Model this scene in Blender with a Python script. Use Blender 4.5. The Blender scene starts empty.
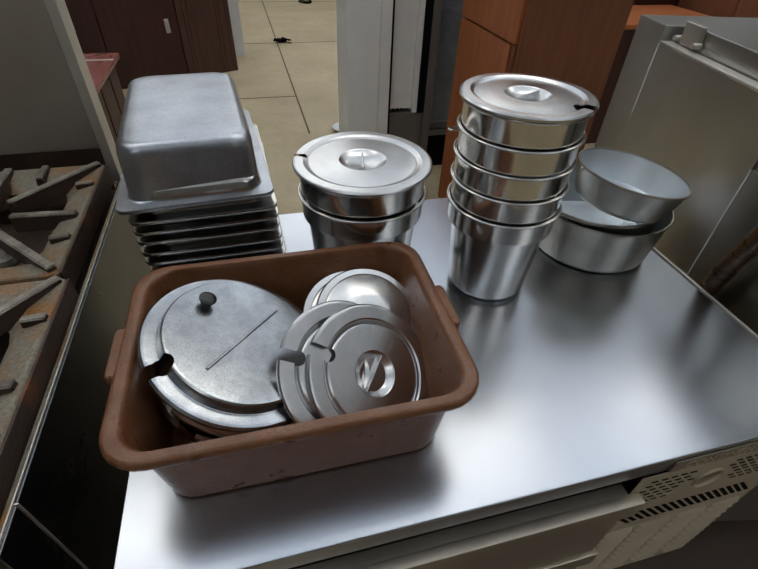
import bpy, bmesh, math, random
from mathutils import Vector, Matrix
random.seed(7)
sc = bpy.context.scene
COL = sc.collection

# ------------------------------------------------------------------ camera
YAW, PITCH, ROLL = 0.27685304, 0.71075908, 0.04510683
CAM = Vector((0.26602797, -0.24787861, 1.57141479))
F_PX = 459.63
fwd = Vector((math.sin(YAW)*math.cos(PITCH), math.cos(YAW)*math.cos(PITCH), -math.sin(PITCH)))
rt = fwd.cross(Vector((0, 0, 1))).normalized()
up = rt.cross(fwd)
r2 = math.cos(ROLL)*rt + math.sin(ROLL)*up
u2 = -math.sin(ROLL)*rt + math.cos(ROLL)*up
cd = bpy.data.cameras.new('camera')
cam = bpy.data.objects.new('camera', cd)
COL.objects.link(cam)
M = Matrix((r2, u2, -fwd)).transposed().to_4x4()
M.translation = CAM
cam.matrix_world = M
cd.sensor_width = 36
cd.lens = 36*F_PX/758
cd.clip_start = 0.02
sc.camera = cam

# ------------------------------------------------------------------ world, exposure
sc.view_settings.view_transform = 'Standard'
sc.view_settings.look = 'None'
sc.view_settings.exposure = 0.15
sc.view_settings.gamma = 1
sc.view_settings.use_curve_mapping = False
w = bpy.data.worlds.new('world')
sc.world = w
w.use_nodes = True
w.node_tree.nodes['Background'].inputs[0].default_value = (0.8, 0.88, 1, 1)
w.node_tree.nodes['Background'].inputs[1].default_value = 0.3
LIGHT_STRENGTH = 2.6
UP_STRENGTH = 9.0
CEIL = 4.4

# ------------------------------------------------------------------ materials
def mat(name, col, metal=0.0, rough=0.5, noise=0.0, nscale=8.0, col2=None, rvar=0.0, bump=0.0, bscale=60.0,
        stretch=(1, 1, 1), aniso=0.0, emit=None, ramp=(0.35, 0.65), fine=0.0):
    m = bpy.data.materials.new(name)
    m.use_nodes = True
    nt = m.node_tree
    b = nt.nodes['Principled BSDF']
    b.inputs['Base Color'].default_value = (*col, 1)
    b.inputs['Metallic'].default_value = metal
    b.inputs['Roughness'].default_value = rough
    tc = nt.nodes.new('ShaderNodeTexCoord')
    mp = nt.nodes.new('ShaderNodeMapping')
    mp.inputs['Scale'].default_value = stretch
    nt.links.new(tc.outputs['Object'], mp.inputs['Vector'])
    def nz(scale, det=4, rg=0.6):
        n = nt.nodes.new('ShaderNodeTexNoise')
        n.inputs['Scale'].default_value = scale
        n.inputs['Detail'].default_value = det
        n.inputs['Roughness'].default_value = rg
        nt.links.new(mp.outputs['Vector'], n.inputs['Vector'])
        return n
    if noise or col2:
        n = nz(nscale)
        cr = nt.nodes.new('ShaderNodeValToRGB')
        cr.color_ramp.elements[0].position = ramp[0]
        cr.color_ramp.elements[1].position = ramp[1]
        c2 = col2 if col2 else tuple(c*(1-noise) for c in col)
        cr.color_ramp.elements[0].color = (*col, 1)
        cr.color_ramp.elements[1].color = (*c2, 1)
        nt.links.new(n.outputs['Fac'], cr.inputs['Fac'])
        out = cr.outputs['Color']
        if fine:
            n3 = nz(nscale*14, 3)
            c3 = nt.nodes.new('ShaderNodeValToRGB')
            c3.color_ramp.elements[0].position = .3
            c3.color_ramp.elements[1].position = .7
            c3.color_ramp.elements[0].color = (1-fine, 1-fine, 1-fine, 1)
            mx = nt.nodes.new('ShaderNodeMix')
            mx.data_type = 'RGBA'
            mx.blend_type = 'MULTIPLY'
            mx.inputs[0].default_value = 1
            nt.links.new(n3.outputs['Fac'], c3.inputs['Fac'])
            nt.links.new(out, mx.inputs[6])
            nt.links.new(c3.outputs['Color'], mx.inputs[7])
            out = mx.outputs[2]
        nt.links.new(out, b.inputs['Base Color'])
    if rvar:
        n2 = nz(nscale*0.6, 6, 0.7)
        mr = nt.nodes.new('ShaderNodeMapRange')
        mr.inputs['From Min'].default_value = 0.3
        mr.inputs['From Max'].default_value = 0.7
        mr.inputs['To Min'].default_value = max(0.02, rough-rvar)
        mr.inputs['To Max'].default_value = min(1, rough+rvar)
        nt.links.new(n2.outputs['Fac'], mr.inputs['Value'])
        nt.links.new(mr.outputs['Result'], b.inputs['Roughness'])
    if bump:
        n4 = nz(bscale, 3)
        bp = nt.nodes.new('ShaderNodeBump')
        bp.inputs['Strength'].default_value = bump
        bp.inputs['Distance'].default_value = 0.002
        nt.links.new(n4.outputs['Fac'], bp.inputs['Height'])
        nt.links.new(bp.outputs['Normal'], b.inputs['Normal'])
    if aniso:
        b.inputs['Anisotropic'].default_value = aniso
        tg = nt.nodes.new('ShaderNodeTangent')
        tg.direction_type = 'RADIAL'
        tg.axis = 'Z'
        nt.links.new(tg.outputs['Tangent'], b.inputs['Tangent'])
    if emit:
        b.inputs['Emission Color'].default_value = (*col, 1)
        b.inputs['Emission Strength'].default_value = emit
    return m

M_top = mat('worktop_steel', (.51, .535, .575), 1, .27, nscale=6, col2=(.43, .455, .50), bump=.03, bscale=14, ramp=(.2, .8))
M_steel = mat('brushed_steel', (.56, .55, .52), 1, .34, noise=.15, nscale=3, rvar=.06)
M_band = mat('dark_tan_band', (.24, .20, .15), .3, .5)
M_front = mat('warm_steel', (.66, .58, .48), .9, .38, noise=.15, nscale=4, rvar=.05)
M_grille = mat('tan_grille', (.54, .46, .35), .3, .5, noise=.15, nscale=5)
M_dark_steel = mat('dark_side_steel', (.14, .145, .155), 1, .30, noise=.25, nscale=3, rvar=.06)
M_inset = mat('polished_steel', (.66, .645, .61), 1, .14, noise=.10, nscale=9, rvar=.04, aniso=.6)
M_lid = mat('lid_steel', (.66, .66, .66), 1, .25, noise=.14, nscale=14, aniso=.5, fine=.10)
M_lid2 = mat('worn_lid_steel', (.52, .54, .56), 1, .24, nscale=30, col2=(.38, .40, .42), fine=.28)
M_pan = mat('worn_pan_steel', (.55, .58, .62), 1, .34, nscale=11, col2=(.36, .38, .42), rvar=.05, ramp=(.25, .8), fine=.18)
M_pan2 = mat('shallow_pan_steel', (.52, .51, .49), 1, .2, noise=.1, nscale=6)
M_alu = mat('dull_aluminium', (.50, .48, .43), 1, .33, nscale=9, col2=(.36, .34, .28), rvar=.06, aniso=.4)
M_alu_in = mat('pale_aluminium', (.68, .73, .77), 1, .45, noise=.12, nscale=6)
M_tub = mat('brown_plastic', (.18, .068, .027), 0, .33, nscale=22, col2=(.23, .098, .044), rvar=.10, bump=.35, bscale=300, fine=.3)
M_black = mat('black', (.004, .004, .004), 0, .9)
M_black.node_tree.nodes['Principled BSDF'].inputs['Specular IOR Level'].default_value = .1
M_knob = mat('black_knob', (.012, .012, .012), 0, .25)
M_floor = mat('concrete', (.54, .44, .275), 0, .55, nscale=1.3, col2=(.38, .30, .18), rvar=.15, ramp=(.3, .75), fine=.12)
M_joint = mat('floor_joint', (.10, .07, .04), 0, .9)
M_wall = mat('wall_paint', (.26, .25, .235), 0, .8, noise=.1)
M_ceil = mat('ceiling_paint', (.70, .74, .80), 0, .9, noise=.1, nscale=1)
M_mahog = mat('mahogany', (.050, .009, .005), 0, .5, nscale=6, col2=(.026, .005, .003), stretch=(4, 4, .5), rvar=.05)
M_mahog2 = mat('brown_panel', (.075, .030, .020), 0, .4, nscale=6, col2=(.05, .02, .013), stretch=(4, 4, .5))
M_desk = mat('desk_mahogany', (.24, .080, .065), 0, .22, nscale=4, col2=(.19, .06, .048))
M_orange = mat('cherry_laminate', (.42, .135, .045), 0, .42, nscale=7, col2=(.34, .10, .034), stretch=(5, 5, .6))
M_orange2 = mat('cherry_laminate_front', (.23, .085, .038), 0, .45, nscale=7, col2=(.18, .062, .028), stretch=(5, 5, .6))
M_white = mat('white_enamel', (.74, .75, .73), 0, .4, noise=.06)
M_grey = mat('grey_frame', (.16, .155, .145), .3, .45, noise=.1)
M_blue = mat('blue_grey_steel', (.28, .32, .38), .8, .42, nscale=9, col2=(.20, .23, .28), rvar=.08)
M_iron = mat('greasy_cast_iron', (.40, .36, .30), 0, .5, nscale=16, col2=(.17, .14, .11), rvar=.12, bump=.9, bscale=130, fine=.4)
M_iron_d = mat('burnt_iron', (.030, .019, .015), 0, .45, nscale=14, col2=(.055, .030, .02), rvar=.12, bump=.7, bscale=130)
M_rust = mat('rusty_iron', (.062, .036, .028), 0, .5, nscale=7, col2=(.22, .075, .018), ramp=(.55, .72), bump=.8, bscale=150, fine=.3)
M_crust = mat('crusty_ledge', (.30, .265, .20), 0, .5, nscale=10, col2=(.36, .16, .045), ramp=(.46, .66), bump=.9, bscale=170, fine=.45)
M_grease = mat('greasy_brown', (.10, .055, .022), .3, .3, nscale=12, col2=(.045, .022, .010), stretch=(1, 1, 2), rvar=.1)
M_guard = mat('backguard_steel', (.50, .46, .40), .8, .42, noise=.2, nscale=3)
M_guard_edge = mat('backguard_edge', (.62, .59, .53), .6, .4, noise=.1)
M_rubber = mat('black_rubber', (.01, .01, .01), 0, .6)
M_upfill = mat('ceiling_fill', (.93, .97, 1), 0, .5, emit=UP_STRENGTH)  # added upward glow that brightens the ceiling
M_lampw = mat('lamp_diffuser', (1, .98, .93), 0, .5, emit=LIGHT_STRENGTH)

# shade painted into the slab colour around the worktop and oven
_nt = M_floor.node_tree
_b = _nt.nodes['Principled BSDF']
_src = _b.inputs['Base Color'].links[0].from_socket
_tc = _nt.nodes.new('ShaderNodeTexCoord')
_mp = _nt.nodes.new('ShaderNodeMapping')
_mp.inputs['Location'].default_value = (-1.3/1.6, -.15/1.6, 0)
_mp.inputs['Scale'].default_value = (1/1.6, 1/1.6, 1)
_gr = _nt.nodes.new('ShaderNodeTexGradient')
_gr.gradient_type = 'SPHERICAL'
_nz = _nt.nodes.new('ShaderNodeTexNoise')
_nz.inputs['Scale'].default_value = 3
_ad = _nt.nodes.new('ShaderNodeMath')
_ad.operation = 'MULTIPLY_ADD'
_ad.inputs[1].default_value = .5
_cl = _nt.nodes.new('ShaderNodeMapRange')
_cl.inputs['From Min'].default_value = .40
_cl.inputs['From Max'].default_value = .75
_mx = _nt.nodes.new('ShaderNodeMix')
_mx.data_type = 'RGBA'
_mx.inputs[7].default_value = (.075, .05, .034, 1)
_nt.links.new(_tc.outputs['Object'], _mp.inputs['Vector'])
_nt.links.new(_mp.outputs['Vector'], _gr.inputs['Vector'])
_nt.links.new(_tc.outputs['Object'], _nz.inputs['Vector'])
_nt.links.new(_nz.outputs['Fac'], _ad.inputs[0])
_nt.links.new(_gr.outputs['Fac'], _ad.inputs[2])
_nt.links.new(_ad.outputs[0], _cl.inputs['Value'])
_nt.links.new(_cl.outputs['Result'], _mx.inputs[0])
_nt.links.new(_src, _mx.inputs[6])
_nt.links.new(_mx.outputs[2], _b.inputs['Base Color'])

# ------------------------------------------------------------------ helpers
def link(name, bm, m, parent=None, loc=None, sharp=35, smooth=True):
    me = bpy.data.meshes.new(name)
    bmesh.ops.recalc_face_normals(bm, faces=bm.faces[:])
    bm.to_mesh(me)
    bm.free()
    me.materials.append(m)
    if smooth:
        for p in me.polygons:
            p.use_smooth = True
        me.set_sharp_from_angle(angle=math.radians(sharp))
    o = bpy.data.objects.new(name, me)
    COL.objects.link(o)
    if smooth:
        wn = o.modifiers.new('weighted', 'WEIGHTED_NORMAL')
        wn.keep_sharp = True
    if parent:
        o.parent = parent
    if loc:
        o.location = loc
    return o

def empty(name, loc=(0, 0, 0), rot=(0, 0, 0)):
    o = bpy.data.objects.new(name, None)
    o.empty_display_size = .05
    COL.objects.link(o)
    o.location = loc
    o.rotation_euler = rot
    return o

def tag(o, label, cat, group=None, kind=None):
    o['label'] = label
    o['category'] = cat
    if group:
        o['group'] = group
    if kind:
        o['kind'] = kind
    return o

def struct(o):
    o['kind'] = 'structure'
    return o

def box(bm, x0, x1, y0, y1, z0, z1, bev=0.0, seg=2, mtx=None):
    r = bmesh.ops.create_cube(bm, size=1)
    vs = r['verts']
    for v in vs:
        v.co = Vector(((x0+x1)/2+v.co.x*(x1-x0), (y0+y1)/2+v.co.y*(y1-y0), (z0+z1)/2+v.co.z*(z1-z0)))
    if mtx is not None:
        bmesh.ops.transform(bm, matrix=mtx, verts=vs)
    if bev:
        es = list({e for v in vs for e in v.link_edges})
        bmesh.ops.bevel(bm, geom=es, offset=bev, segments=seg, affect='EDGES', profile=.5)
    return bm

def B(*a, **k):
    return box(bmesh.new(), *a, **k)

def lathe(bm, prof, seg=96, close_start=False, close_end=False):
    rings = []
    for r, z in prof:
        if r < 1e-6:
            rings.append([bm.verts.new((0, 0, z))])
        else:
            rings.append([bm.verts.new((r*math.cos(2*math.pi*i/seg), r*math.sin(2*math.pi*i/seg), z)) for i in range(seg)])
    for a, b in zip(rings, rings[1:]):
        for i in range(seg):
            j = (i+1) % seg
            if len(a) == 1 and len(b) == 1:
                continue
            if len(a) == 1:
                bm.faces.new((a[0], b[i], b[j]))
            elif len(b) == 1:
                bm.faces.new((a[i], a[j], b[0]))
            else:
                bm.faces.new((a[i], a[j], b[j], b[i]))
    return bm

def shell(outer, t, inner_shift=None):
    """closed profile: outer path then back along an inner path offset by t (thin sheet metal)"""
    n = len(outer)
    inner = []
    for i in range(n):
        p = Vector(outer[max(0, i-1)])
        q_ = Vector(outer[min(n-1, i+1)])
        d = (q_-p)
        if d.length < 1e-9:
            d = Vector((0, -1))
        d.normalize()
        nn = Vector((d.y, -d.x))
        c = Vector(outer[i])+nn*t
        if outer[i][0] < 1e-6:
            c = Vector((0, outer[i][1]+nn.y*t))
        inner.append((max(0, c.x), c.y))
    return outer, inner

def sheet_lathe(prof, t, seg=96):
    bm = bmesh.new()
    o, i = shell(prof, t)
    lathe(bm, list(o), seg)
    lathe(bm, list(i), seg)
    # stitch the open rim (first profile points)
    bm.verts.ensure_lookup_table()
    return stitch(bm)

def stitch(bm):
    be = [e for e in bm.edges if e.is_boundary]
    if be:
        bmesh.ops.bridge_loops(bm, edges=be)
    bmesh.ops.recalc_face_normals(bm, faces=bm.faces[:])
    return bm

def rrect(wd, dp, r, z, n=7, cx=0, cy=0):
    pts = []
    r = min(r, wd/2-1e-4, dp/2-1e-4)
    for k, (sx, sy) in enumerate(((1, 1), (-1, 1), (-1, -1), (1, -1))):
        ox, oy = cx+sx*(wd/2-r), cy+sy*(dp/2-r)
        for i in range(n):
            a = math.pi/2*(k+i/(n-1))
            pts.append((ox+r*math.cos(a), oy+r*math.sin(a), z))
    return pts

def loft(bm, loops, cap0=False, cap1=False):
    rings = [[bm.verts.new(p) for p in l] for l in loops]
    n = len(rings[0])
    for a, b in zip(rings, rings[1:]):
        for i in range(n):
            j = (i+1) % n
            bm.faces.new((a[i], a[j], b[j], b[i]))
    if cap0:
        bm.faces.new(rings[0][::-1])
    if cap1:
        bm.faces.new(rings[-1])
    return bm

def tube(bm, pts, r, seg=10, caps=True):
    pts = [Vector(p) for p in pts]
    rings = []
    prev = None
    for i, p in enumerate(pts):
        d = (pts[min(i+1, len(pts)-1)]-pts[max(i-1, 0)]).normalized()
        if prev is None:
            a = d.orthogonal().normalized()
        else:
            a = (prev-d*prev.dot(d)).normalized()
        prev = a
        b_ = d.cross(a)
        rr = r[i] if isinstance(r, (list, tuple)) else r
        rings.append([bm.verts.new(p+rr*(math.cos(2*math.pi*k/seg)*a+math.sin(2*math.pi*k/seg)*b_)) for k in range(seg)])
    for a, b_ in zip(rings, rings[1:]):
        for i in range(seg):
            j = (i+1) % seg
            bm.faces.new((a[i], a[j], b_[j], b_[i]))
    if caps:
        bm.faces.new(rings[0][::-1])
        bm.faces.new(rings[-1])
    return bm

def boolean_cut(o, cutter_bm, solver='EXACT'):
    me = bpy.data.meshes.new('cut')
    bmesh.ops.recalc_face_normals(cutter_bm, faces=cutter_bm.faces[:])
    cutter_bm.to_mesh(me)
    cutter_bm.free()
    c = bpy.data.objects.new('cut', me)
    COL.objects.link(c)
    c.matrix_world = o.matrix_world
    md = o.modifiers.new('b', 'BOOLEAN')
    md.operation = 'DIFFERENCE'
    md.object = c
    md.solver = solver
    bpy.context.view_layer.update()
    dg = bpy.context.evaluated_depsgraph_get()
    new = bpy.data.meshes.new_from_object(o.evaluated_get(dg))
    o.modifiers.clear()
    wn = o.modifiers.new('weighted', 'WEIGHTED_NORMAL')
    wn.keep_sharp = True
    mats = [m for m in o.data.materials]
    o.data = new
    new.materials.clear()
    for m in mats:
        new.materials.append(m)
    for p in new.polygons:
        p.use_smooth = True
        p.material_index = 0
    new.set_sharp_from_angle(angle=math.radians(16))
    bpy.data.objects.remove(c)
    return o

def copy_tree(o, parent=None):
    c = o.copy()
    COL.objects.link(c)
    if parent:
        c.parent = parent
    for ch in [x for x in bpy.data.objects if x.parent == o]:
        copy_tree(ch, c)
    return c

def tilt(o, n, spin=0.0):
    """lay an object's z axis along (n.x, n.y, 1)"""
    nn = Vector((n[0], n[1], 1)).normalized()
    qv = Vector((0, 0, 1)).rotation_difference(nn)
    o.rotation_mode = 'QUATERNION'
    from mathutils import Quaternion
    o.rotation_quaternion = qv @ Quaternion((0, 0, 1), spin)

# ------------------------------------------------------------------ room
X0, X1, Y0, Y1 = -4.5, 7.0, -4.0, 12.0
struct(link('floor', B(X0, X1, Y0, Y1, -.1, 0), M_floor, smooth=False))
struct(link('ceiling', B(X0, X1, Y0, Y1, CEIL, CEIL+.1), M_ceil, smooth=False))
struct(link('wall_left', B(X0-.1, X0, Y0, Y1, 0, CEIL), M_wall, smooth=False))
struct(link('wall_right', B(X1, X1+.1, Y0, Y1, 0, CEIL), M_wall, smooth=False))
struct(link('wall_back', B(X0, X1, Y1, Y1+.1, 0, CEIL), M_wall, smooth=False))
struct(link('wall_front', B(X0, X1, Y0-.1, Y0, 0, CEIL), M_wall, smooth=False))
# saw cut joints of the slab: thin dark grooves, a crack line running away and two crossings
def strip(bm, p, q_, wd):
    p = Vector((*p, 0)); q_ = Vector((*q_, 0))
    d = (q_-p).normalized()
    n = Vector((-d.y, d.x, 0))*wd/2
    vs = [bm.verts.new(a+Vector((0, 0, z))) for z in (.0003, .0016) for a in (p-n, p+n, q_+n, q_-n)]
    for f in ((0, 1, 2, 3), (4, 5, 6, 7), (0, 1, 5, 4), (1, 2, 6, 5), (2, 3, 7, 6), (3, 0, 4, 7)):
        bm.faces.new([vs[i] for i in f])
bm = bmesh.new()
for (p, q_) in (((.67, 3.5), (.60, 11.9)), ((-2.5, 4.45), (.66, 4.42)), ((.66, 6.45), (3.0, 6.5)), ((-2.5, 6.5), (.64, 6.46)), ((-2.5, 9.3), (3, 9.25))):
    strip(bm, p, q_, .014)
struct(link('trim_1', bm, M_joint, smooth=False))

# ceiling lamps (out of frame; near row shows in the metal, some others are added fill)
def lamp_fixture():
    t = empty('ceiling_light')
    link('housing', B(-.77, .77, -.32, .32, -1.10, -1.06, bev=.006), M_white, t)
    link('diffuser', B(-.75, .75, -.30, .30, -1.108, -1.1005), M_lampw, t)
    link('fill_glow', B(-.75, .75, -.30, .30, -1.0595, -1.05), M_upfill, t)  # glowing panel added to brighten the ceiling mirrored in the steel
    for x in (-.5, .5):
        bm = bmesh.new()
        tube(bm, [(x, 0, -1.0495), (x, 0, 0)], .004, 8)
        link('hanger', bm, M_grey, t)
    return t
lamp0 = lamp_fixture()
spots = [(-1.0, 1.25), (1.2, 1.25), (3.6, 1.25), (5.6, 1.25), (-1.8, 4.4), (.5, 4.6), (3.0, 4.4), (-1.2, 7.4), (1.2, 7.4), (3.8, 7.4), (-1.8, 10.2), (1.4, 10.2), (4.2, 10.2), (-1.6, -2.4), (2.8, -2.4)]  # back wall row and the pair behind the viewer are added fill lamps
names = ['beside the cooking range', 'above the worktop and its pots', 'above the oven', 'right of the oven beyond it',
         'above the mahogany desk', 'above the open floor behind the worktop', 'above the cherry cabinets', 'far left over the open floor',
         'far middle over the open floor', 'far right over the open floor', 'added as fill beside the back wall on the left', 'added as fill beside the back wall in the middle', 'added as fill beside the back wall on the right', 'added as fill behind the viewer on the left', 'added as fill behind the viewer on the right']
for i, (x, y) in enumerate(spots):
    o = lamp0 if i == 0 else copy_tree(lamp0)
    o.location = (x, y, CEIL-.001)
    tag(o, 'flat white ceiling light ' + names[i], 'light', 'ceiling lights')

# ------------------------------------------------------------------ refrigerated worktop
TZ = .88
fr = tag(empty('worktop_refrigerator', (0, 0, 0)), 'stainless worktop refrigerator under the brown tub and the stacked pots', 'refrigerator')
link('body', B(.025, 1.195, .03, .85, .15, .8395, bev=.004), M_steel, fr)
# worktop with turned-down edges and raised marine lip at the right end
bm = B(0, 1.222, 0, .87, .838, TZ, bev=.003, seg=3)
link('worktop', bm, M_top, fr)
link('edge_strip', B(1.2245, 1.2325, .0, .87, .836, .8825, bev=.002), M_guard_edge, fr)
# header band with lettering
link('header_band', B(.862, 1.203, -.004, -.0003, .836, .868, bev=.0015), M_band, fr)
cu = bpy.data.curves.new('lettering', 'FONT')
cu.body = 'CONTINENTAL'
cu.size = .027
cu.extrude = .0016
cu.space_character = 1.05
to = bpy.data.objects.new('lettering', cu)
COL.objects.link(to)
bpy.context.view_layer.update()
me = bpy.data.meshes.new_from_object(to.evaluated_get(bpy.context.evaluated_depsgraph_get()))
bpy.data.objects.remove(to)
me.materials.clear()
me.materials.append(M_grille)
to = bpy.data.objects.new('lettering', me)
COL.objects.link(to)
to.parent = fr
to.rotation_euler = (math.pi/2, 0, 0)
to.location = (.888, -.0035, .8425)

# drawers
for k, (z0, z1) in enumerate(((.56, .777), (.325, .54))):
    d = link('drawer', B(.03, .812, -.017, .029, z0, z1, bev=.003), M_front, fr)
    d['label'] = ('upper' if k == 0 else 'lower') + ' warm steel drawer front'
    link('handle_lip', B(.031, .832, -.022, -.001, z1-.052, z1+.001, bev=.003), M_front, d)
link('gap_shade', B(.03, .812, .018, .0295, .7785, .8375), M_black, fr)  # black strip painted in as the shade of the open gap
# bottom skirt and casters
link('base', B(.05, 1.17, .06, .83, .145, .1495+.01, bev=.001), M_black, fr)
for x in (.1, 1.12):
    for y in (.12, .76):
        bm = bmesh.new()
        lathe(bm, [(0, -.016), (.05, -.016), (.056, -.010), (.056, .010), (.05, .016), (0, .016)], 32)
        bmesh.ops.transform(bm, matrix=Matrix.Translation((x, y, .056)) @ Matrix.Rotation(math.pi/2, 4, 'Y'), verts=bm.verts[:])
        c = link('caster', bm, M_rubber, fr)
        bm = B(x-.03, x+.03, y-.03, y+.03, .135, .1445, bev=.002)
        for s in (-1, 1):
            box(bm, x+s*.022-.003, x+s*.022+.003, y-.018, y+.018, .045, .136, bev=.001)
        link('fork', bm, M_steel, c)

# ventilation grille: pierced tan panel with louvres
GX0, GX1, GZ0, GZ1 = .816, 1.203, .27, .829
gp = link('grille', B(GX0, GX1, -.0012, .0008, GZ0, GZ1, bev=.0004), M_grille, fr)
cut = bmesh.new()
def para(bm, x, z, wd, h, sl):
    # slanted prism: runs down to the right
    a = [(x, z), (x+wd, z), (x+wd+h*sl, z-h), (x+h*sl, z-h)]
    v = [bm.verts.new((p[0], y, p[1])) for y in (-.02, .025) for p in a]
    for f in ((0, 1, 2, 3), (7, 6, 5, 4), (0, 4, 5, 1), (1, 5, 6, 2), (2, 6, 7, 3), (3, 7, 4, 0)):
        bm.faces.new([v[i] for i in f])
CXc, CZc = .992, .757
for i in range(-6, 22):
    for j in range(6):
        z = .806-j*.0165
        x = .822+i*.0205+(.806-z)*.95
        if x < .824 or x+.026 > 1.197:
            continue
        dl = abs(x+.012-CXc)
        if dl < .044+(0 if j < 3 else .006*j)-.004:
            continue
        para(cut, x, z, .0150, .0128, .95)
for i in range(18):
    x = .825+i*.0176
    para(cut, x, .672, .0122, .062, .90)
boolean_cut(gp, cut)
link('grille_backing', B(GX0+.004, GX1-.004, .0025, .006, .58, .822), M_black, fr)
bm = bmesh.new()
lathe(bm, [(0, 0), (.026, 0), (.0275, .0015), (.029, .004), (.031, .004), (.032, 0)], 48)
bmesh.ops.transform(bm, matrix=Matrix.Translation((CXc, -.0012, CZc)) @ Matrix.Rotation(math.pi/2, 4, 'X'), verts=bm.verts[:])
link('badge_recess', bm, M_grille, gp)
bm = bmesh.new()
for c in range(4):
    xa = GX0+.016+c*.092
    for r in range(11):
        z = .585-r*.0255
        sec = [(0, z), (-.007, z-.007), (-.008, z-.010), (0, z-.017)]
        for a, b_ in ((xa, xa+.080),):
            v = [[bm.verts.new((x, -.0012+s[0]*sc_, s[1])) for s in sec] for x, sc_ in ((a, .05), (a+.010, 1), (b_-.010, 1), (b_, .05))]
            for p, q_ in zip(v, v[1:]):
                for i in range(3):
                    bm.faces.new((p[i], p[i+1], q_[i+1], q_[i]))
                bm.faces.new((p[3], p[0], q_[0], q_[3]))
            bm.faces.new(v[0]); bm.faces.new(v[-1][::-1])
link('louvres', bm, M_grille, gp)

# ------------------------------------------------------------------ brown bus tub
tub = tag(empty('bus_tub', (.276, .275, TZ), (0, 0, math.radians(-.4))), 'brown plastic bus tub full of round steel lids at the worktop front left', 'tub')
H = .165
OW, OD = .512, .392
bm = bmesh.new()
loops = [rrect(.406, .306, .040, .001), rrect(.424, .324, .048, .0015), rrect(.432, .332, .050, .006), rrect(.462, .354, .052, H-.02),
         rrect(.476, .362, .052, H-.0215), rrect(OW-.012, OD-.012, .056, H-.0215), rrect(OW-.004, OD-.004, .057, H-.017), rrect(OW, OD, .058, H-.010),
         rrect(OW-.003, OD-.003, .057, H-.003), rrect(OW-.012, OD-.012, .054, H),
         rrect(.478, .358, .048, H), rrect(.468, .354, .046, H-.003), rrect(.458, .350, .045, H-.010),
         rrect(.426, .326, .044, .012), rrect(.418, .318, .040, .006), rrect(.398, .292, .034, .004)]
loft(bm, loops, True, True)
link('tub_shell', bm, M_tub, tub, sharp=50)
for s in (-1, 1):
    bm = bmesh.new()
    cx = s*(OW/2+.002)
    loft(bm, [rrect(.016, .092, .008, H-.022, cx=cx), rrect(.022, .100, .010, H-.018, cx=cx), rrect(.022, .100, .010, H-.007, cx=cx), rrect(.014, .092, .007, H-.002, cx=cx)], True, True)
    link('handle', bm, M_tub, tub, sharp=50)

# ------------------------------------------------------------------ round lids
def handle_bar(bm, L, z, wd=.0045, h=.006):
    box(bm, -L, L, -wd/2, wd/2, z-.007, z+h, bev=.0015)

def lid(name, R, profile, notch=True, notch_len=None, bar=True, mat_=M_lid, bar_ang=1.2, notch_ang=math.pi, notch_w=.019, rec=(.036, .010), bar_z=None):
    """profile: list of (r, z) from the rim inwards, sheet metal of 1.2 mm"""
    t = empty(name)
    bm = sheet_lathe(profile, .0012, 128)
    d = link('disc', bm, mat_, t, sharp=28)
    if notch:
        nl = notch_len or R*.26
        c = bmesh.new()
        box(c, R-nl, R+.02, -notch_w/2, notch_w/2, -.05, .05)
        boolean_cut(d, c.copy() if False else rot_bm(c, notch_ang))
        c = bmesh.new()
        lathe(c, [(0, -.05), (notch_w*.62, -.05), (notch_w*.62, .05), (0, .05)], 24)
        bmesh.ops.translate(c, vec=(R-nl, 0, 0), verts=c.verts[:])
        boolean_cut(d, rot_bm(c, notch_ang))
    if bar:
        bm = bmesh.new()
        handle_bar(bm, rec[0]*.93, bar_z)
        link('grip_bar', rot_bm(bm, bar_ang), mat_, t)
    return t

def rot_bm(bm, a):
    bmesh.ops.rotate(bm, cent=(0, 0, 0), matrix=Matrix.Rotation(a, 3, 'Z'), verts=bm.verts[:])
    return bm

def std_profile(R):
    return [(R, -.006), (R+.0002, -.002), (R-.0015, .0005), (R-.004, .001), (R*.80, .0012), (R*.785, -.0005), (R*.775, -.0045), (R*.755, -.006), (R*.735, -.0045), (R*.715, -.001), (R*.70, .0002),
            (R*.40, .0015), (R*.33, .0018), (R*.315, .001), (R*.27, -.006), (R*.20, -.0105), (R*.10, -.013), (0, -.0135)]
lid_front = lid('notched_lid', .118, std_profile(.118), notch_len=.030, rec=(.037, .01), bar_z=-.0045, bar_ang=1.05, notch_ang=2.80)
lid_front.location = (.396, .212, .966)
tilt(lid_front, (.526, -.687))
tag(lid_front, 'round notched steel lid facing up at the tub front, grip bar in its centre dish', 'lid', 'steel lids in the brown tub')
lid_b = copy_tree(lid_front)
lid_b.location = (.353, .216, .979)
tilt(lid_b, (.526, -.687), .12)
tag(lid_b, 'notched steel lid tucked behind the front lid, its left rim showing', 'lid', 'steel lids in the brown tub')

# plain lids leaning at the back of the tub
def cone_profile(R):
    return [(R, -.005), (R, -.001), (R-.002, .001), (R*.86, .0015), (R*.84, .006), (R*.80, .009), (R*.45, .018), (R*.30, .020), (R*.10, .0205), (0, .0205)]
lid_c = lid('domed_lid', .096, cone_profile(.096), notch=False, bar=False)
lid_c.location = (.416, .350, .966)
tilt(lid_c, (.09, -.48))
tag(lid_c, 'domed steel lid at the back right of the tub, uppermost there', 'lid', 'steel lids in the brown tub')
lid_d = copy_tree(lid_c)
lid_d.location = (.392, .360, .957)
tilt(lid_d, (.06, -.48), 1.0)
tag(lid_d, 'steel lid beneath the domed lid at the back right of the tub', 'lid', 'steel lids in the brown tub')

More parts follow.
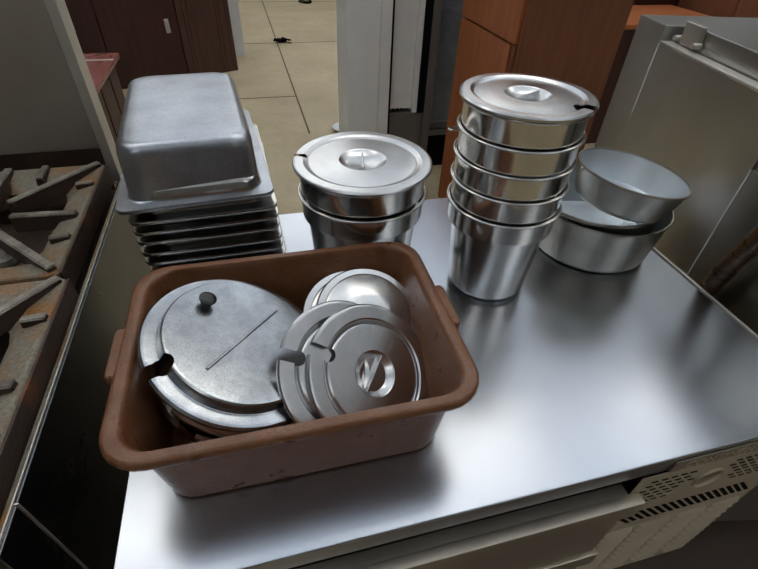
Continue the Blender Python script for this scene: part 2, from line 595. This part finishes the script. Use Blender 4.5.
# big hinged ladle lid with the black knob
R = .146
prof = [(R, -.007), (R+.0002, -.003), (R-.002, 0), (R-.006, .001), (R-.020, .0015), (R-.022, .0022), (R-.0225, .0045), (R-.026, .0175), (R-.0275, .019), (R-.031, .0195), (.06, .0195), (0, .0195)]
big = lid('hinged_ladle_lid', R, prof, notch=True, notch_len=.020, notch_ang=math.radians(207), notch_w=.022, bar=False, mat_=M_lid2)
BL = Vector((.192, .277, 1.014))
big.location = BL + Vector((0, .002, -.002))
tilt(big, (.437, -.10))
tag(big, 'large hinged steel lid with black knob filling the left of the tub', 'lid', 'steel lids in the brown tub')
bm = bmesh.new()
tube(bm, [(-.086, 0, .0205), (.086, 0, .0205)], .0026, 12)
box(bm, -.087, .087, -.008, -.0038, .0195, .0205, bev=.0003)
link('hinge', rot_bm(bm, math.radians(50)), M_lid2, big)
bm = bmesh.new()
lathe(bm, [(0, .0198), (.009, .0198), (.0075, .023), (.0065, .028), (.0115, .0305), (.0135, .033), (.0135, .0355), (.010, .0375), (.006, .0385), (0, .0387)], 40)
bmesh.ops.translate(bm, vec=(-.060, .058, 0), verts=bm.verts[:])
link('knob', bm, M_knob, big)

# more lids lying under it
under = lid('plain_lid', .124, [(.124, -.010), (.1245, -.004), (.122, 0), (.098, .001), (.095, -.004), (.089, -.006), (.05, -.005), (0, -.005)], notch=True, notch_len=.03, notch_ang=math.radians(215), notch_w=.03, bar=False, mat_=M_inset)
under.location = (.180, .272, .974)
tilt(under, (.36, -.05))
tag(under, 'shiny steel lid half hidden beneath the big hinged lid', 'lid', 'steel lids in the brown tub')
u2_ = copy_tree(under)
u2_.location = (.178, .272, .944)
tilt(u2_, (.24, .0), .3)
tag(u2_, 'shiny steel lid second beneath the big hinged lid', 'lid', 'steel lids in the brown tub')
u3_ = copy_tree(under)
u3_.location = (.190, .275, .916)
tilt(u3_, (.10, .0), -.3)
tag(u3_, 'bottommost steel lid beneath the big hinged lid', 'lid', 'steel lids in the brown tub')

# ------------------------------------------------------------------ round insets
def inset(R, H_, coll, base, name='vegetable_inset', hook=None):
    t = empty(name)
    prof = [(R-.0045, -.0035), (R-.002, -.0038), (R-.0004, -.002), (R-.0004, .0005), (R-.002, .0022), (R-.004, .002)]
    # rolled rim then collar, shoulder, tapered body, base
    rim = bmesh.new()
    lathe(rim, [(R-.0022+.0026*math.cos(a), -.001+.0026*math.sin(a)) for a in [i*math.pi/5 for i in range(11)]], 96)
    bmesh.ops.remove_doubles(rim, verts=rim.verts[:], dist=1e-5)
    body = [(R-.0046, 0), (R-.006, -.004), (R-.0065, -coll+.004), (R-.0072, -coll), (R-.010, -coll-.0018), (R-.016, -coll-.004), (R-.0175, -coll-.008),
            (base+.004, -H_+.014), (base+.001, -H_+.006), (base-.004, -H_+.0015), (base-.009, -H_), (base*.5, -H_), (0, -H_)]
    bm = sheet_lathe(body, .0009, 96)
    b_ = link('body', bm, M_inset, t, sharp=40)
    link('rolled_rim', rim, M_inset, t, sharp=60)
    return t
def hook(parent, R, ang):
    bm = bmesh.new()
    pts = []
    for i in range(13):
        a = -math.pi/2+math.pi*i/12
        pts.append((R+.012+.006*math.cos(a), .006*math.sin(a)))
    pts = [(R-.002, -.006)]+pts+[(R-.002, .006)]
    tube(bm, [(p[0], p[1], -.004) for p in pts], .0016, 8)
    return link('hanging_loop', rot_bm(bm, ang), M_inset, parent)
SX, SY = .735, .494
i0 = inset(.1165, .2185, .0465, .083)
zs = [1.0995, 1.149, 1.1985, 1.248, 1.2975]
offs = [(0, 0), (.001, .001), (.0, .0015), (-.0005, .0005), (0, .001)]
labs = ['steel inset standing on the worktop at the foot of the tall stack', 'steel inset second from the bottom of the tall stack', 'steel inset in the middle of the tall stack',
        'steel inset second from the top of the tall stack, wire loop at its left', 'topmost steel inset of the tall stack, right under the lid']
for k in range(5):
    o = i0 if k == 0 else copy_tree(i0)
    o.location = (SX+offs[k][0], SY+offs[k][1], zs[k])
    o.rotation_euler = (0, 0, k*.7)
    tag(o, labs[k], 'steel inset', 'insets in the tall stack')
    if k == 3:
        hk = hook(o, .1165, math.radians(172)-k*.7)
def inset_lid_profile(R):
    return [(R, -.003), (R+.0002, .0005), (R-.0015, .0025), (R-.004, .003), (R*.86, .0032), (R*.83, .0015), (R*.80, -.001), (R*.76, -.0015), (R*.72, .0), (R*.45, .0012), (R*.35, .0018), (R*.335, .001), (R*.29, -.0045), (R*.2, -.0085), (R*.10, -.0105), (0, -.011)]
sl = lid('notched_lid', .119, inset_lid_profile(.119), notch_len=.024, notch_ang=math.radians(-50), notch_w=.022, rec=(.036, .01), bar_z=-.0035, bar_ang=math.radians(25))
sl.location = (SX, SY+.001, 1.3035)
tag(sl, 'round notched steel lid on top of the tall inset stack', 'lid')

PX_, PY_ = .466, .622
j0 = inset(.1385, .196, .050, .108)
j0.location = (PX_, PY_, 1.0785)
tag(j0, 'wide steel inset standing on the worktop behind the brown tub', 'steel inset', 'wide insets behind the tub')
j1 = copy_tree(j0)
j1.location = (PX_, PY_, 1.1355)
tag(j1, 'upper wide steel inset behind the brown tub, nested in the lower one', 'steel inset', 'wide insets behind the tub')
pl = lid('notched_lid', .1435, inset_lid_profile(.1435), notch_len=.020, notch_ang=math.radians(163), notch_w=.012, rec=(.036, .01), bar_z=-.0035, bar_ang=math.radians(80))
pl.location = (PX_, PY_, 1.142)
tag(pl, 'wide notched steel lid closing the insets behind the brown tub', 'lid')

# ------------------------------------------------------------------ aluminium pots
def pot(name, Rr, Rb, h, t_=.0028):
    t = empty(name)
    bm = bmesh.new()
    lathe(bm, [(0, 0), (Rb-.016, 0), (Rb-.007, .002), (Rb-.002, .008), (Rb, .016), (Rr-.001, h-.006), (Rr+.0012, h-.005), (Rr+.0018, h-.002), (Rr+.0005, h), (Rr-t_, h),
               (Rr-t_-.0005, h-.004)], 96)
    link('wall', bm, M_alu, t, sharp=50)
    bm = bmesh.new()
    lathe(bm, [(Rr-t_-.0005, h-.004), (Rb-t_, .018), (Rb-.006, .008), (Rb-.018, .004), (0, .004)], 96)
    link('inside', bm, M_alu_in, t, sharp=50)
    return t
p0 = pot('aluminium_pan', .163, .147, .128)
p0.location = (1.066, .584, TZ+.001)
tag(p0, 'wide round aluminium pan standing on the worktop beside the oven', 'pan', 'aluminium pans')
p1 = pot('aluminium_pan', .153, .136, .110)
p1.location = (1.060, .588, TZ+.036)
tilt(p1, (-.04, .01))
tag(p1, 'aluminium pan nested between the wide one and the tilted one', 'pan', 'aluminium pans')
p2 = pot('aluminium_pan', .121, .105, .075)
C_ = Vector((1.056, .514, 1.119))
nn = Vector((.125, -.01, 1)).normalized()
p2.location = C_-nn*.075
tilt(p2, (.125, -.01))
tag(p2, 'topmost aluminium pan, tilted to the right with pale inside', 'pan', 'aluminium pans')
bm = bmesh.new()
bmesh.ops.create_uvsphere(bm, u_segments=16, v_segments=8, radius=.0045)
bmesh.ops.translate(bm, vec=(-.117, .022, .066), verts=bm.verts[:])
link('rivet', bm, M_alu_in, p2)

# ------------------------------------------------------------------ steam table pans
def hotel_pan(name, w_, d_, h, m, rc=.05):
    t = empty(name)
    bm = bmesh.new()
    loops = [rrect(w_-.002, d_-.002, .022, -.008), rrect(w_, d_, .023, -.002), rrect(w_-.002, d_-.002, .022, .0005), rrect(w_-.008, d_-.008, .02, .0012), rrect(w_-.040, d_-.040, .030, .0012),
             rrect(w_-.048, d_-.048, .034, .004), rrect(w_-.051, d_-.051, .038, .012), rrect(w_-.055, d_-.055, rc, h-.025), rrect(w_-.061, d_-.061, rc, h-.012), rrect(w_-.074, d_-.074, rc-.004, h-.004), rrect(w_-.095, d_-.095, rc-.01, h), rrect(w_-.14, d_-.14, .03, h+.0005)]
    loft(bm, loops, False, True)
    o = link('pan_shell', bm, m, t, sharp=40)
    md = o.modifiers.new('thickness', 'SOLIDIFY')
    md.thickness = .0009
    md.offset = -1
    return t
STX, STY = .118, .865
sh = hotel_pan('steam_table_pan', .300, .475, .060, M_pan2, .04)
labs = ['lowest shallow steam pan, lying on the worktop corner', 'shallow steam pan second from the bottom of the pile', 'shallow steam pan third from the bottom of the pile',
        'shallow steam pan fourth from the bottom of the pile', 'shallow steam pan third from the top of the pile', 'shallow steam pan second under the deep upturned pan', 'shallow steam pan directly under the deep upturned pan']
for k in range(7):
    o = sh if k == 0 else copy_tree(sh)
    o.location = (STX+.018-.0022*k+random.uniform(-.002, .002), STY+random.uniform(-.003, .003), TZ+.0085+.0262*k)
    o.rotation_euler = (0, 0, math.radians(2+random.uniform(-.7, .7)))
    tag(o, labs[k], 'pan', 'upturned shallow steam pans')
dp = hotel_pan('steam_table_pan', .314, .505, .118, M_pan, .045)
dp.location = (STX-.013, STY+.022, 1.0725)
dp.rotation_euler = (0, 0, math.radians(4.5))
tag(dp, 'deep steam table pan upside down on top of the pan pile', 'pan')

# ------------------------------------------------------------------ cooking range at the left
rg = tag(empty('cooking_range', (0, 0, 0)), 'greasy cooking range with cast iron grates left of the worktop', 'range')
RX = -.110
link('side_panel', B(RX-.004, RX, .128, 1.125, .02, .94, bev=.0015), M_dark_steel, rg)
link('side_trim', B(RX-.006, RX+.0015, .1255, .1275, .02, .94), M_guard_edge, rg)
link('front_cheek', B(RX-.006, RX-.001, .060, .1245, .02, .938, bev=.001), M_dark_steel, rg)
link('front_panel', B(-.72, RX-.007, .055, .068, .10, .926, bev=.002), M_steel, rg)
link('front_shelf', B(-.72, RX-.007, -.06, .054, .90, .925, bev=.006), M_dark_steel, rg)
link('top_edge', B(RX-.0065, RX-.0045, .07, 1.125, .90, .9425), M_guard_edge, rg)
link('carcass', B(-.72, RX-.007, .07, 1.1245, .05, .86, bev=.004), M_iron_d, rg)
link('crusty_ledge', B(RX-.0205, RX-.0068, .09, 1.12, .861, .932, bev=.003), M_crust, rg)
for (x, y) in ((-.66, .14), (-.17, .14), (-.66, 1.05), (-.17, 1.05)):
    bm = bmesh.new()
    tube(bm, [(x, y, 0), (x, y, .0495)], .02, 16)
    link('foot', bm, M_steel, rg)
# backguard
link('backguard', B(-.72, -.1745, 1.130, 1.19, .99, 1.75, bev=.003), M_guard, rg)
link('backguard_edge', B(-.174, -.149, 1.1255, 1.19, .89, 1.75, bev=.002), M_guard_edge, rg)
link('back_rail', B(-.72, -.1745, 1.1305, 1.18, .862, .988, bev=.002), M_iron_d, rg)
# burners
for y in (.80, .31):
    bm = bmesh.new()
    lathe(bm, [(0, .862), (.06, .862), (.055, .885), (.035, .893), (.034, .90), (.045, .905), (.046, .918), (.036, .928), (.012, .930), (0, .926)], 40)
    bmesh.ops.translate(bm, vec=(-.330, y-.05, .012), verts=bm.verts[:])
    link('burner', bm, M_iron, rg)

def grate():
    t = empty('burner_grate')
    HW, HD = .225, .243       # half width, half depth
    top = 0.0
    bm = bmesh.new()
    # outer wall with a wide flat ledge: a ring loft
    loops = [rrect(2*HW, 2*HD, .012, -.050, 4), rrect(2*HW, 2*HD, .012, top-.004, 4), rrect(2*HW-.006, 2*HD-.006, .010, top, 4), rrect(2*HW-.020, 2*HD-.020, .010, top, 4),
             rrect(2*HW-.100, 2*HD-.110, .03, top-.010, 4), rrect(2*HW-.135, 2*HD-.145, .06, top-.028, 4), rrect(2*HW-.145, 2*HD-.155, .06, top-.032, 4),
             rrect(2*HW-.135, 2*HD-.145, .06, top-.036, 4), rrect(2*HW-.03, 2*HD-.03, .01, top-.022, 4), rrect(2*HW-.02, 2*HD-.02, .01, top-.05, 4)]
    loft(bm, loops)
    rings = loops
    bm.verts.ensure_lookup_table()
    n = len(loops[0]); L = len(loops)
    for i in range(n):
        j = (i+1) % n
        bm.faces.new((bm.verts[i], bm.verts[j], bm.verts[(L-1)*n+j], bm.verts[(L-1)*n+i]))
    link('grate_frame', bm, M_crust, t, sharp=30)
    # outer skirt plate, rusty
    bm = bmesh.new()
    box(bm, HW+.0005, HW+.0055, -HD+.004, HD-.004, -.058, top-.001, bev=.001)
    link('skirt', bm, M_rust, t)
    # radial fingers
    def bar(a, b_, wd, z1a, z1b, hgt, bmm):
        a = Vector((*a, 0)); b_ = Vector((*b_, 0))
        d = (b_-a); n_ = Vector((-d.y, d.x, 0)).normalized()*wd/2
        vs = []
        for p, z1 in ((a, z1a), (b_, z1b)):
            for s, z in ((-1.25, z1-hgt), (1.25, z1-hgt), (1, z1), (-1, z1)):
                vs.append(bmm.verts.new((p.x+s*n_.x, p.y+s*n_.y, z)))
        fs = [bmm.faces.new([vs[i] for i in f]) for f in ((0, 1, 2, 3), (7, 6, 5, 4), (0, 4, 5, 1), (1, 5, 6, 2), (2, 6, 7, 3), (3, 7, 4, 0))]
        bmesh.ops.bevel(bmm, geom=list({e for f in fs for e in f.edges}), offset=.0018, segments=2, affect='EDGES')
    ri = .075
    ends = [((HW-.010, HD-.010), 1), ((HW-.010, -.025), 0), ((HW-.010, -HD+.010), 1), ((0, HD-.010), 0), ((0, -HD+.010), 0), ((-HW+.010, HD-.010), 1), ((-HW+.010, 0), 0), ((-HW+.010, -HD+.010), 1)]
    for (e, dg) in ends:
        l = math.hypot(*e)
        s = (e[0]/l*ri, e[1]/l*ri)
        bm = bmesh.new()
        bar(s, e, .0165, .0035, .0075, .036, bm)
        fo = link('finger', bm, M_iron_d, t)
        bm = bmesh.new()
        bar(s, e, .0165, .0090, .0120, .0046, bm)
        link('pale_top', bm, M_iron, fo)  # paler iron cap along the top of the finger
    # short ribs over the ledge
    for (a, b_) in (((HW-.045, .125), (HW-.004, .125)), ((HW-.045, -.115), (HW-.004, -.115)), ((-HW+.045, .125), (-HW+.004, .125)), ((-HW+.045, -.115), (-HW+.004, -.115)),
                    ((.085, HD-.075), (.085, HD-.004)), ((-.085, HD-.075), (-.085, HD-.004)), ((.085, -HD+.075), (.085, -HD+.004)), ((-.085, -HD+.075), (-.085, -HD+.004))):
        bm = bmesh.new()
        bar(a, b_, .015, .0045, .0055, .022, bm)
        fo = link('rib', bm, M_iron_d, t)
        bm = bmesh.new()
        bar(a, b_, .015, .0085, .0095, .0036, bm)
        link('pale_top', bm, M_iron, fo)  # paler iron cap along the top of the rib
    return t
g0 = grate()
g0.location = (-.383, .826, .974)
tag(g0, 'crusty cast iron grate over the rear burner, against the backguard', 'grate', 'burner grates')
g1 = copy_tree(g0)
g1.location = (-.363, .326, .974)
tag(g1, 'crusty cast iron grate over the front burner, nearest the viewer', 'grate', 'burner grates')

# ------------------------------------------------------------------ steel oven at the right
# side plane: x = 1.235 + .2 (y-.1); local frame: origin at (1.235,.1), +Y along the side, +X away
ov = tag(empty('commercial_oven', (1.245, .1, 0), (0, 0, -math.atan(.2))), 'big stainless oven with hinged top slab right of the worktop', 'oven')
k = math.hypot(1, .2)
def oy(y):
    return (y-.1)*k
yS, yR, yF = oy(.460), oy(.967), oy(1.112)
link('side_panel', B(0, .004, yS+.001, yR-.001, .12, 1.262, bev=.001), M_steel, ov)
link('front_side_panel', B(.001, .005, -.02, yS-.001, .12, 1.125, bev=.001), M_steel, ov)
link('rear_riser', B(0, .95, yR, yF, .12, 1.307, bev=.004), M_steel, ov)
link('carcass', B(.006, .95, .012, yR-.001, .12, 1.06, bev=.002), M_steel, ov)
link('upper_carcass', B(.0065, .95, yS-.02, yR-.001, 1.0605, 1.2615, bev=.002), M_steel, ov)
link('side_ledge', B(-.001, .034, yS, yR-.002, 1.262, 1.2685, bev=.002), M_guard_edge, ov)
link('front_interior', B(.02, .93, .03, yS-.022, 1.0605, 1.09, bev=.002), M_rust, ov)
ts = link('top_slab', B(.040, .95, .0, yR-.035, 1.2625, 1.318, bev=.004), M_steel, ov)
hb = link('hinge_bracket', B(.026, .040, yR-.125, yR-.045, 1.272, 1.327, bev=.003), M_guard, ts)
for yy in (yR-.128, yR-.040):
    bm = bmesh.new()
    tube(bm, [(.012, yy, 1.284), (.036, yy, 1.284)], .007, 14)
    link('hinge_pin', bm, M_guard_edge, hb)
link('seam_strip', B(-.0015, -.0002, yR-.003, yR+.002, 1.06, 1.262), M_white, ov)
link('front_seam_strip', B(-.001, .0005, yS-.0025, yS+.0015, .6, 1.125), M_white, ov)
for x in (.05, .88):
    for y in (.08, .95):
        bm = bmesh.new()
        tube(bm, [(x, y, 0), (x, y, .1195)], .025, 16)
        link('foot', bm, M_steel, ov)
bm = bmesh.new()
inv = (Matrix.Translation(ov.location) @ Matrix.Rotation(-math.atan(.2), 4, 'Z')).inverted()
path = [(1.285, .375, .76), (1.262, .362, .85), (1.240, .335, .95), (1.230, .305, 1.07), (1.238, .280, 1.16), (1.262, .268, 1.195), (1.292, .262, 1.20)]
tube(bm, [inv @ Vector(p) for p in path], [.019, .021, .021, .021, .021, .02, .02], 20)
h = link('handle', bm, M_grease, ov)
h['label'] = 'greasy brown tubular handle'

# ------------------------------------------------------------------ background furniture
# tall mahogany cabinet
mc = tag(empty('mahogany_cabinet', (-.53, 5.04, 0), (0, 0, math.radians(25))), 'tall dark mahogany cabinet at the back left with a small latch', 'cabinet')
link('body', B(-1.3, .735, .02, .62, 0, 2.1, bev=.004), M_mahog, mc)
for x0, x1 in ((-1.29, -.52), (-.51, .18)):
    d = link('door', B(x0, x1, -.002, .018, .04, 2.05, bev=.004), M_mahog, mc)
    if x0 > -1:
        bm = B(x0+.56, x0+.60, -.018, -.003, .36, .58, bev=.003)
        bm.free()
        bm = B(.055, .095, -.02, -.003, .44, .56, bev=.004)
        box(bm, .07, .082, -.032, -.019, .46, .54, bev=.003)
        link('latch', bm, M_guard_edge, d)
link('side_stile', B(.19, .73, -.004, .018, 0, 2.1, bev=.004), M_mahog2, mc)
bm = bmesh.new()
for x in (.26, .30, .58, .62, .685):
    box(bm, x-.006, x+.006, -.0125, -.0045, .02, 2.08, bev=.003)
link('moulding', bm, M_mahog2, mc)
# pale framed panel standing in front at the far left
fp = tag(empty('framed_panel', (-1.22, 4.30, 0)), 'dark panel with a pale frame edge in front of the mahogany cabinet', 'panel')
link('panel', B(-.30, .14, -.01, .01, .62, 1.6), M_grey, fp)
bm = B(.1405, .17, -.014, .014, .62, 1.6, bev=.002)
box(bm, -.32, .14, -.014, .014, .60, .62, bev=.002)
link('frame', bm, M_white, fp)
link('stand', B(-.28, .12, -.012, .012, 0, .599), M_mahog, fp)

# mahogany desk
dk = tag(empty('mahogany_desk', (-.9, 2.76, 0)), 'polished reddish desk behind the range backguard', 'desk')
link('desktop', B(-.5, .39, -.42, .37, .72, .75, bev=.006), M_desk, dk)
link('pedestal', B(-.45, .35, -.38, .33, 0, .7195, bev=.004), M_mahog2, dk)
bm = bmesh.new()
for y0, y1 in ((-.36, -.14), (-.12, .10), (.12, .31)):
    box(bm, .3505, .358, y0, y1, .06, .69, bev=.004)
link('side_panel', bm, M_mahog, dk)
link('edge_inlay', B(-.48, .385, .20, .225, .7503, .7512), M_guard_edge, dk)

wp = tag(link('white_board', B(.105, .23, 5.89, 5.93, 0, 2.0, bev=.003), M_white), 'narrow white board standing beside the mahogany cabinet', 'board')

# white upright cooler
cl = tag(empty('upright_cooler', (.762, 2.30, 0)), 'white upright cabinet with black gasket behind the lidded wide insets', 'cooler')
link('post', B(0, .175, 0, .30, 0, 2.0, bev=.004), M_white, cl)
link('jamb', B(.176, .238, .006, .30, 0, 2.0, bev=.003), M_white, cl)
link('gasket', B(.239, .250, .012, .30, 0, 2.0), M_black, cl)
link('inner_panel', B(.251, .385, .040, .30, .60, 2.0, bev=.002), M_white, cl)
link('inner_trim', B(.386, .415, .020, .30, .58, 2.0, bev=.002), M_white, cl)
link('kick_plate', B(.251, .455, .030, .30, 0, .578, bev=.002), M_grey, cl)
link('door_gasket', B(.416, .456, .012, .29, .58, 2.0), M_black, cl)
link('outer_frame', B(.457, .50, .004, .30, .02, 2.0, bev=.003), M_grey, cl)
bm = bmesh.new()
for x in (.27, .295, .32):
    box(bm, x, x+.014, .036, .041, .592, .604)
link('vent_holes', bm, M_black, cl)

# blue-grey steel cabinet
bc = tag(empty('steel_cabinet', (1.36, 2.72, 0)), 'scuffed blue-grey steel cabinet between the white cooler and the cherry cabinet', 'cabinet')
link('body', B(.0, .62, 0, .5, .30, 2.0, bev=.004), M_blue, bc)
bm = B(-.004, .62, -.016, -.001, .26, .30, bev=.002)
box(bm, -.004, .62, -.022, -.001, .34, .36, bev=.002)
link('bottom_rail', bm, M_grey, bc)
bm = B(0, .62, -.008, -.0005, 1.02, 1.045, bev=.002)
for x in (.03, .12):
    tube(bm, [(x, -.012, 1.032), (x, -.002, 1.032)], .008, 12)
link('riveted_band', bm, M_blue, bc)
link('base', B(.02, .60, .04, .46, 0, .2985), M_black, bc)

# cherry laminate cabinet
oc = tag(empty('cherry_cabinet', (1.345, 1.60, 0)), 'orange brown cherry laminate cabinet behind the tall inset stack', 'cabinet')
link('carcass', B(.006, .47, .0205, .60, .07, 1.9, bev=.003), M_orange2, oc)
link('front_panel', B(-.002, .472, 0, .02, .07, 1.9, bev=.002), M_orange2, oc)
link('upper_door', B(-.016, .0055, .022, .60, 1.104, 1.9, bev=.003), M_orange, oc)
link('lower_door', B(-.016, .0055, .055, .60, .075, 1.096, bev=.003), M_orange, oc)
link('corner_stile', B(-.010, .0055, .0205, .052, .075, 1.0965, bev=.002), M_orange2, oc)
link('plinth', B(.01, .46, .03, .59, 0, .0695), M_mahog, oc)
# another desk further right and dark cabinets beyond it
dq = tag(empty('cherry_counter', (2.72, 2.87, 0)), 'orange cherry counter beyond the oven', 'counter')
link('counter_top', B(0, 1.12, 0, .69, .87, .90, bev=.004), M_orange, dq)
link('base_cabinet', B(.03, 1.08, .04, .66, 0, .8695, bev=.003), M_mahog, dq)
dc = tag(empty('dark_cabinet', (2.5, 3.75, 0)), 'dark reddish cabinet behind the cherry counter', 'cabinet')
link('body', B(0, 1.75, .02, .6, 0, 1.6, bev=.004), M_mahog, dc)
for i in range(3):
    link('door', B(.01+i*.583, .01+i*.583+.57, 0, .019, .05, 1.58, bev=.004), M_mahog, dc)
dd = tag(empty('cherry_panel_cabinet', (4.05, 3.10, 0)), 'cherry panelled cabinet at the far right beyond the oven', 'cabinet')
link('body', B(0, 1.6, .02, .6, 0, 1.5, bev=.004), M_orange2, dd)
link('door', B(.01, .79, 0, .019, .05, 1.48, bev=.004), M_orange2, dd)
link('door', B(.80, 1.59, 0, .019, .05, 1.48, bev=.004), M_orange2, dd)

# litter on the floor
def scrap(loc, s, seed, label, name='crumpled_scrap', m=M_black):
    rnd = random.Random(seed)
    bm = bmesh.new()
    for q_ in range(3):
        pts = [Vector((rnd.uniform(-1, 1)*s, rnd.uniform(-.6, .6)*s, .008+rnd.uniform(0, .4)*s)) for _ in range(6)]
        pts[0].z = .006; pts[-1].z = .006
        tube(bm, pts, [.004, .012, .008, .013, .007, .004], 6)
    o = link(name, bm, m, loc=loc)
    return tag(o, label, 'scrap')
scrap((.73, 6.45, 0), .13, 3, 'crumpled black scrap on the concrete floor behind the deep pan')
scrap((1.35, 9.1, 0), .12, 5, 'dark scrap far back on the concrete floor near the white cooler')
bm = bmesh.new()
lathe(bm, [(0, 0), (.06, 0), (.10, .03), (.105, .032), (.10, .036), (.06, .008), (0, .006)], 32)
tag(link('white_dish', bm, M_white, loc=(.97, 3.52, 0)), 'small white dish on the floor by the white cooler', 'dish')
